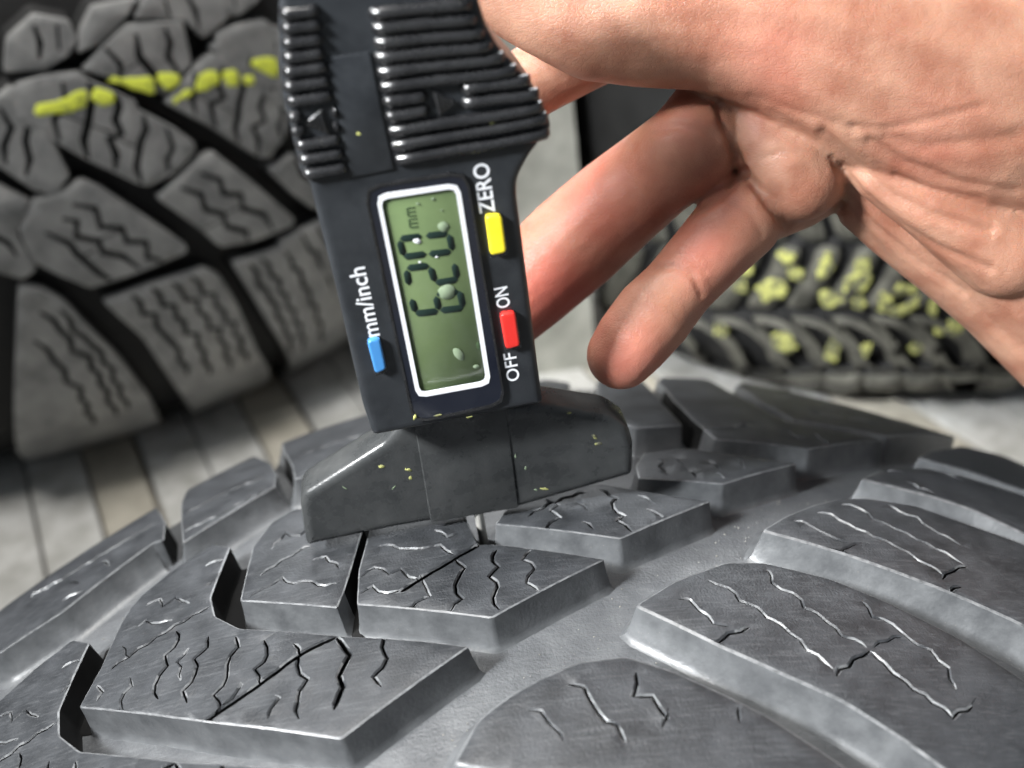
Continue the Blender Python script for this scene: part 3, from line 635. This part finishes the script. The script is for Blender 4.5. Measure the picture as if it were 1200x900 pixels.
# display
def quad(name, pts, y, mat, rc=0, thick=.006, parent=None):
    return prism(name, gpl(pts, y), y, y + thick, .001, mat, parent or G, rc=rc, steps=1)
rimpx = [(425, 219), (547, 200), (593, 474), (484, 497)]
def ringmesh(name, outer, inner, y0, y1, mat, rco, rci):
    a = gpl(outer, y0); b = gpl(inner, y0)
    if area2(a) < 0: a = a[::-1]
    if area2(b) < 0: b = b[::-1]
    a = round_corners(a, rco); b = round_corners(b, rci); n = len(a)
    V = [(q[0], y1, q[1]) for q in a] + [(q[0], y0, q[1]) for q in a] + [(q[0], y0, q[1]) for q in b] + [(q[0], y1, q[1]) for q in b]
    F_ = [[r_ + i, r_ + (i + 1) % n, r_ + n + (i + 1) % n, r_ + n + i] for r_ in (0, n, 2 * n) for i in range(n)]
    o = link(name, V, F_, mat, G, False); fix_normals(o); return o
ringmesh('display_rim', rimpx, [(428, 222), (545, 204), (590, 471), (486, 494)], YB - .075, YB + .02, 'plastic_gloss', .3, .28)
ringmesh('display_panel', [(428, 222), (545, 204), (590, 471), (486, 494)], [(445.5, 233.5), (534, 220), (570, 446.5), (492, 460.5)], YB - .06, YB + .01, 'panel', .28, .13)
lcd = quad('lcd_screen', [(444, 232), (535, 218), (572, 448), (491, 463)], YB - .018, 'lcd', rc=.06)
ringmesh('display_frame', [(440, 228), (538, 214), (576, 451), (488.5, 467)], [(446, 234), (533.5, 220.5), (569.5, 446), (492.5, 460)], YB - .068, YB - .055, 'white', .2, .13)
zD = Z(440, 220, 5.29)
def stroke(a, b, wd, mat='digit', name='digit_segment', y=YB - .028):
    (ax, ay), (bx, by) = zD([a, b]); L = math.hypot(bx - ax, by - ay); dx, dy = (bx - ax) / L, (by - ay) / L; nx, ny = -dy * wd / 2, dx * wd / 2; e = wd * .5
    pts = [(ax, ay), (ax + dx * e + nx, ay + dy * e + ny), (bx - dx * e + nx, by - dy * e + ny), (bx, by), (bx - dx * e - nx, by - dy * e - ny), (ax + dx * e - nx, ay + dy * e - ny)]
    quad(name, pts, y, mat, thick=.004, parent=lcd)
for a, b in [((148, 318), (288, 301)), ((310, 300), (448, 283)), ((147, 325), (175, 425)), ((455, 288), (478, 392)), ((172, 430), (316, 411)), ((328, 412), (470, 396)),
             ((192, 500), (333, 483)), ((190, 508), (208, 606)), ((338, 490), (368, 585)), ((370, 592), (512, 568)), ((486, 468), (508, 566)),
             ((222, 688), (248, 775)), ((245, 782), (390, 765)), ((372, 672), (394, 760)), ((400, 762), (545, 745)), ((520, 640), (545, 742)), ((376, 664), (516, 642))]:
    stroke(a, b, 7.8)
for ox, oy in ((208, 248), (196, 178)):          # the small mm, reading upwards
    for k in range(3): stroke((ox + 2 - k * 4 + 3, oy - k * 25), (ox + 55 - k * 4 + 3, oy - 6 - k * 25), 1.5, 'digit_soft')
    stroke((ox + 6, oy + 2), (ox - 3, oy - 52), 1.3, 'digit_soft')
def smudge(c, rx, ry, tl, mat='smudge', y=YB - .034, name='smudge'):
    pts = []
    for i in range(14):
        t = i / 14 * 2 * math.pi; q = 1 + random.uniform(-.12, .12); x, y_ = rx * q * math.cos(t), ry * q * math.sin(t)
        pts.append((c[0] + x * math.cos(tl) - y_ * math.sin(tl), c[1] + x * math.sin(tl) + y_ * math.cos(tl)))
    quad(name, zD(pts), y, mat, thick=.003, parent=lcd)
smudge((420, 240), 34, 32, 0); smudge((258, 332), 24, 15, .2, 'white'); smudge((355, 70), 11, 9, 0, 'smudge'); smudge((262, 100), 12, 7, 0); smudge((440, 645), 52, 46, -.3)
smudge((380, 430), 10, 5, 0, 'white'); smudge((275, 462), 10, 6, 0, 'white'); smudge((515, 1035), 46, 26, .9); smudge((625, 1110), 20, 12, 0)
smudge((410, 140), 8, 5, 0); smudge((640, 980), 26, 14, 1.3, 'digit_soft', YB - .0245)
# buttons
for pts, m_, lb in (([(569, 254), (588, 252), (594, 296), (575, 300)], 'yellow', 'yellow zero button'), ([(586, 369), (604, 366), (610, 406), (593, 410)], 'red', 'red power button'), ([(430, 400), (445, 397), (453, 433), (440, 439)], 'blue', 'blue unit button')):
    cxp = sum(q[0] for q in pts) / 4; cyp = sum(q[1] for q in pts) / 4
    out = [(cxp + (q[0] - cxp) * 1.14, cyp + (q[1] - cyp) * 1.1) for q in pts]
    quad('button_recess', out, YB - .004, 'plastic_gloss', rc=.05, thick=.01)
    b_ = prism('button', gpl(pts, YB - .14), YB - .14, YB + .02, .035, m_, rc=.08); b_['label'] = lb
# lettering
def lettering(txt, start, end, capx, name='lettering', mat='white'):
    """text whose baseline runs from start to end (photo pixels) on the gauge face"""
    cu = bpy.data.curves.new(name, 'FONT'); cu.body = txt; cu.size = 1; cu.offset = 0.012; cu.resolution_u = 4; cu.extrude = 0.0
    t = bpy.data.objects.new(name, cu); COL.objects.link(t); bpy.context.view_layer.update()
    me = bpy.data.meshes.new_from_object(t.evaluated_get(bpy.context.evaluated_depsgraph_get()))
    bpy.data.objects.remove(t)
    xs = [v.co.x for v in me.vertices]; x0, x1 = min(xs), max(xs)
    a = np.array(gp(*start, YB)); b = np.array(gp(*end, YB)); L = np.linalg.norm(b - a); ex = (b - a) / L; ey = np.array([-ex[1], ex[0]])
    capcm = capx; ys = max(v.co.y for v in me.vertices)
    for v in me.vertices:
        q = a + ex * (v.co.x - x0) / (x1 - x0) * L + ey * v.co.y / ys * capcm; v.co = (q[0], YB - .006, q[1])
    me.materials.clear(); me.materials.append(M[mat])
    o = bpy.data.objects.new(name, me); COL.objects.link(o); o.parent = G; fix_normals(o)
    return o
lettering('ZERO', (580, 248), (572, 190), .30)
lettering('ON', (598, 359), (594, 335), .27)
lettering('OFF', (609, 445), (604, 412), .27)
lettering('mm/inch', (445, 393), (427, 312), .32)
# foot with its two arms, the centre boss and the probe
YF = 0.0
foot_px = [(359, 641), (368, 639), (463, 619), (610, 595), (742, 557), (743, 522), (737, 501), (716, 487), (640, 475), (560, 478), (470, 495), (450, 520), (356, 579), (352, 592)]
prism('foot', gpl(foot_px, YF), YF, YF + 0.95, .15, 'plastic_base', rc=.13, steps=2)
prism('foot_boss', gpl([(505, 613), (608, 595), (590, 455), (481, 470)], YF - .035), YF - .035, YF + .3, .03, 'plastic_base', rc=.05)
for a, b in (((560, 596), (562, 640)),):
    A_ = gp(*a, .1); B_ = gp(*b, .1); V = []; S = 14
    for z, q in ((A_[1] + .6, 1), (B_[1] + .06, 1), (B_[1], .6)):
        for j in range(S): V.append((A_[0] + .11 * q * math.cos(2 * math.pi * j / S), .10 + .11 * q * math.sin(2 * math.pi * j / S), z))
    F_ = [[k * S + j, k * S + (j + 1) % S, (k + 1) * S + (j + 1) % S, (k + 1) * S + j] for k in range(2) for j in range(S)] + [list(range(2 * S, 3 * S))]
    link('probe_rod', V, F_, 'steel', G, True, 50)
# yellow specks rubbed off on the plastic
def fleck(x, y, rx, ry, tl, yl, mat='chalk_old'):
    rx, ry = rx * .7, ry * .7
    pts = []
    for i in range(9):
        t = i / 9 * 2 * math.pi; q = 1 + random.uniform(-.3, .3); a_, b_ = rx * q * math.cos(t), ry * q * math.sin(t)
        pts.append((x + a_ * math.cos(tl) - b_ * math.sin(tl), y + a_ * math.sin(tl) + b_ * math.cos(tl)))
    quad('crayon_fleck', pts, yl, mat, thick=.01)
for f in ((447, 547, 5, 3, .1, YF - .006), (479, 551, 6, 2.4, .2, YF - .006), (481, 560, 2.5, 3.5, 0, YF - .006), (697, 512, 6, 2.6, .7, YF - .006), (701, 520, 8, 3, -.1, YF - .006), (638, 573, 6, 2, .1, YF - .006),
          (486, 489, 2.6, 4.5, .2, YB - .085), (512, 487, 8, 1.6, -.15, YB - .085), (576, 144, 3, 2.5, 0, YB - .12), (466, 170, 5, 2, .2, YB - .13), (420, 157, 3.5, 2, .2, YB - .05), (550, 489, 5, 1.5, -.2, YB - .006), (667, 484, 4, 2, 0, YF - .006)):
    fleck(*f)
for f in ((604, 535, 1.6, 3, 0), (616, 549, 2, 3.2, 0), (628, 574, 3, 1.2, .3), (462, 571, 5, 1.2, -.8), (404, 572, 5, 1.2, .6)): fleck(*f, YF - .006, 'smudge')

# ------------------------------------------------------------------ the hand
def hand():
    V = []; F_ = []
    bmI = bmesh.new(); bmesh.ops.create_icosphere(bmI, subdivisions=3, radius=1)
    base = np.array([v.co[:] for v in bmI.verts]); tris = [[v.index for v in f.verts] for f in bmI.faces]; bmI.free()
    def chain(pts, flat=1.0):
        # pts: (px, py, depth, radius px)
        W = [(P(x, y, d), r * d / FPX) for x, y, d, r in pts]
        for i in range(len(W) - 1):
            (a, ra), (b, rb) = W[i], W[i + 1]; L = np.linalg.norm(b - a); n = max(2, int(L / 0.16))
            for j in range(n + (1 if i == len(W) - 2 else 0)):
                t = j / n; c = a + (b - a) * t; r = ra + (rb - ra) * t
                k = len(V)
                Q = base * r
                if flat != 1.0: Q = Q - np.outer(Q @ Fv, Fv) * (1 - flat)
                V.extend((c + Q).tolist()); F_.extend([[q + k for q in tr] for tr in tris])
    # thumb and its ball, coming in over the top of the picture
    chain([(585, -25, 23.6, 58), (640, 5, 23.7, 60), (700, 22, 23.8, 73), (760, 10, 23.8, 92), (840, 0, 23.8, 106), (930, 10, 24, 128), (1030, 35, 24.4, 160), (1160, 60, 25, 200), (1330, 80, 26, 230)], .8)
    # palm heel and the folds in it
    chain([(1015, 150, 25.0, 48), (1080, 185, 25.2, 70), (1160, 240, 25.9, 100), (1300, 330, 26.6, 130)], .8)
    chain([(996, 185, 25.3, 26), (1030, 235, 25.8, 34), (1090, 290, 26.4, 44), (1180, 345, 26.9, 60), (1300, 430, 27.4, 84)])
    chain([(1000, 250, 26.1, 18), (1035, 280, 26.4, 19), (1085, 318, 26.7, 21), (1140, 355, 27.0, 24), (1230, 410, 27.3, 40)])
    chain([(985, 165, 24.9, 24), (1030, 205, 24.75, 30), (1090, 240, 24.8, 40), (1180, 290, 25.2, 60)])
    chain([(1060, 140, 24.0, 40), (1130, 150, 23.9, 50), (1240, 170, 24.4, 80)])
    # index finger behind the grip of the gauge
    chain([(860, -10, 26.6, 54), (760, 25, 26.6, 50), (690, 55, 26.5, 48), (640, 85, 26.4, 44), (585, 120, 26.3, 40), (548, 140, 26.2, 34)])
    # middle finger
    chain([(930, 60, 27.2, 54), (860, 105, 26.2, 54), (816, 158, 25.1, 52), (806, 176, 25.3, 57), (768, 203, 26.2, 55), (720, 242, 26.9, 58), (672, 285, 27.3, 60), (620, 332, 27.5, 57), (570, 380, 27.6, 50), (545, 405, 27.6, 42)])
    # ring finger, folded
    chain([(855, 60, 25.2, 44), (874, 112, 25.1, 46), (897, 160, 25.0, 48), (922, 190, 25.0, 50), (938, 212, 25.1, 48), (975, 190, 26.2, 40), (1020, 150, 26.6, 40)])
    chain([(868, 204, 25.9, 26), (880, 215, 25.9, 28)])
    # little finger
    chain([(990, 190, 27.0, 46), (930, 225, 26.2, 46), (880, 245, 25.6, 46), (866, 259, 25.4, 50), (835, 292, 25.2, 46), (802, 328, 25.1, 43), (790, 342, 25.05, 43), (765, 370, 24.95, 47), (742, 398, 24.95, 45), (728, 416, 25.05, 41)])
    me = bpy.data.meshes.new('hand'); me.from_pydata(V, [], F_); me.update()
    o = bpy.data.objects.new('hand', me); COL.objects.link(o)
    m1 = o.modifiers.new('r', 'REMESH'); m1.mode = 'VOXEL'; m1.voxel_size = 0.06
    m2 = o.modifiers.new('s', 'SMOOTH'); m2.factor = 0.5; m2.iterations = 9
    bpy.context.view_layer.update()
    me2 = bpy.data.meshes.new_from_object(o.evaluated_get(bpy.context.evaluated_depsgraph_get()))
    o.modifiers.clear(); o.data = me2
    n = len(me2.vertices); co = np.empty(n * 3); me2.vertices.foreach_get('co', co); co = co.reshape(-1, 3)
    no = np.empty(n * 3); me2.vertices.foreach_get('normal', no); no = no.reshape(-1, 3)
    dd = co - CAM; dep = dd @ Fv; px = 600 + FPX * (dd @ Rv) / dep; py = 450 - FPX * (dd @ Uv) / dep
    facing = np.clip(-(no * dd).sum(1) / np.linalg.norm(dd, axis=1) * 2, 0, 1)
    disp = np.zeros(n)
    def crease(pl, wd, dp):                      # a skin fold: its line, width and depth
        d = np.full(n, 1e9)
        for a, b in zip(pl, pl[1:]):
            ax, ay = a; vx, vy = b[0] - ax, b[1] - ay
            t = np.clip(((px - ax) * vx + (py - ay) * vy) / (vx * vx + vy * vy), 0, 1)
            d = np.minimum(d, np.hypot(px - ax - t * vx, py - ay - t * vy))
        disp[:] += .8 * (-dp * np.exp(-(d / wd) ** 2) + dp * .15 * np.exp(-((d - wd * 2.2) / wd) ** 2)) * facing
    for pl, wd, dp in (([(770, 152), (795, 148), (815, 152), (838, 160)], 5, .05), ([(762, 315), (790, 312), (812, 322), (822, 345)], 4, .05), ([(780, 300), (800, 298), (826, 318)], 4, .02),
                       ([(850, 235), (880, 250), (893, 275)], 4, .03), ([(905, 130), (935, 150), (960, 165)], 4, .02), ([(895, 185), (915, 178), (945, 180)], 4, .025),
                       ([(840, 118), (852, 155), (872, 202)], 5, .12), ([(872, 202), (892, 228), (922, 268)], 5, .10), ([(872, 202), (842, 232), (800, 255)], 5, .10),
                       ([(965, 155), (1000, 190), (1040, 225), (1090, 250), (1160, 270)], 6, .08), ([(985, 195), (1010, 225), (1050, 262), (1100, 290), (1160, 315)], 5, .06),
                       ([(975, 185), (992, 225), (1022, 262), (1075, 305), (1130, 342)], 4, .05), ([(1040, 160), (1080, 172), (1127, 168), (1190, 160)], 8, .05), ([(1020, 165), (1060, 190), (1127, 215), (1190, 225)], 6, .06),
                       ([(1000, 150), (1040, 150), (1090, 140), (1150, 125)], 5, .03), ([(1050, 205), (1090, 222), (1150, 232)], 4, .035), ([(880, 112), (930, 130), (1000, 150)], 5, .03)):
        crease(pl, wd, dp)
    co += no * disp[:, None]
    for i in range(0, n): pass
    me2.vertices.foreach_set('co', co.reshape(-1))
    pink = np.zeros(n)
    for x, y, r, k in ((640, 350, 75, .9), (735, 425, 50, .55), (820, 290, 50, .5), (845, 240, 40, .4), (800, 150, 40, .35), (690, 240, 90, .5), (900, 70, 60, .35), (1090, 165, 60, .2)):
        pink = np.maximum(pink, k * np.exp(-(np.hypot(px - x, py - y) / r) ** 2))
    at = me2.attributes.new('pink', 'FLOAT', 'POINT'); at.data.foreach_set('value', pink.astype(np.float32))
    me2.polygons.foreach_set('use_smooth', [True] * len(me2.polygons)); me2.materials.clear(); me2.materials.append(M['skin']); me2.update()
    o['label'] = 'bare hand holding the gauge from the right, little finger pointing down'; o['category'] = 'hand'
    return o
hand()
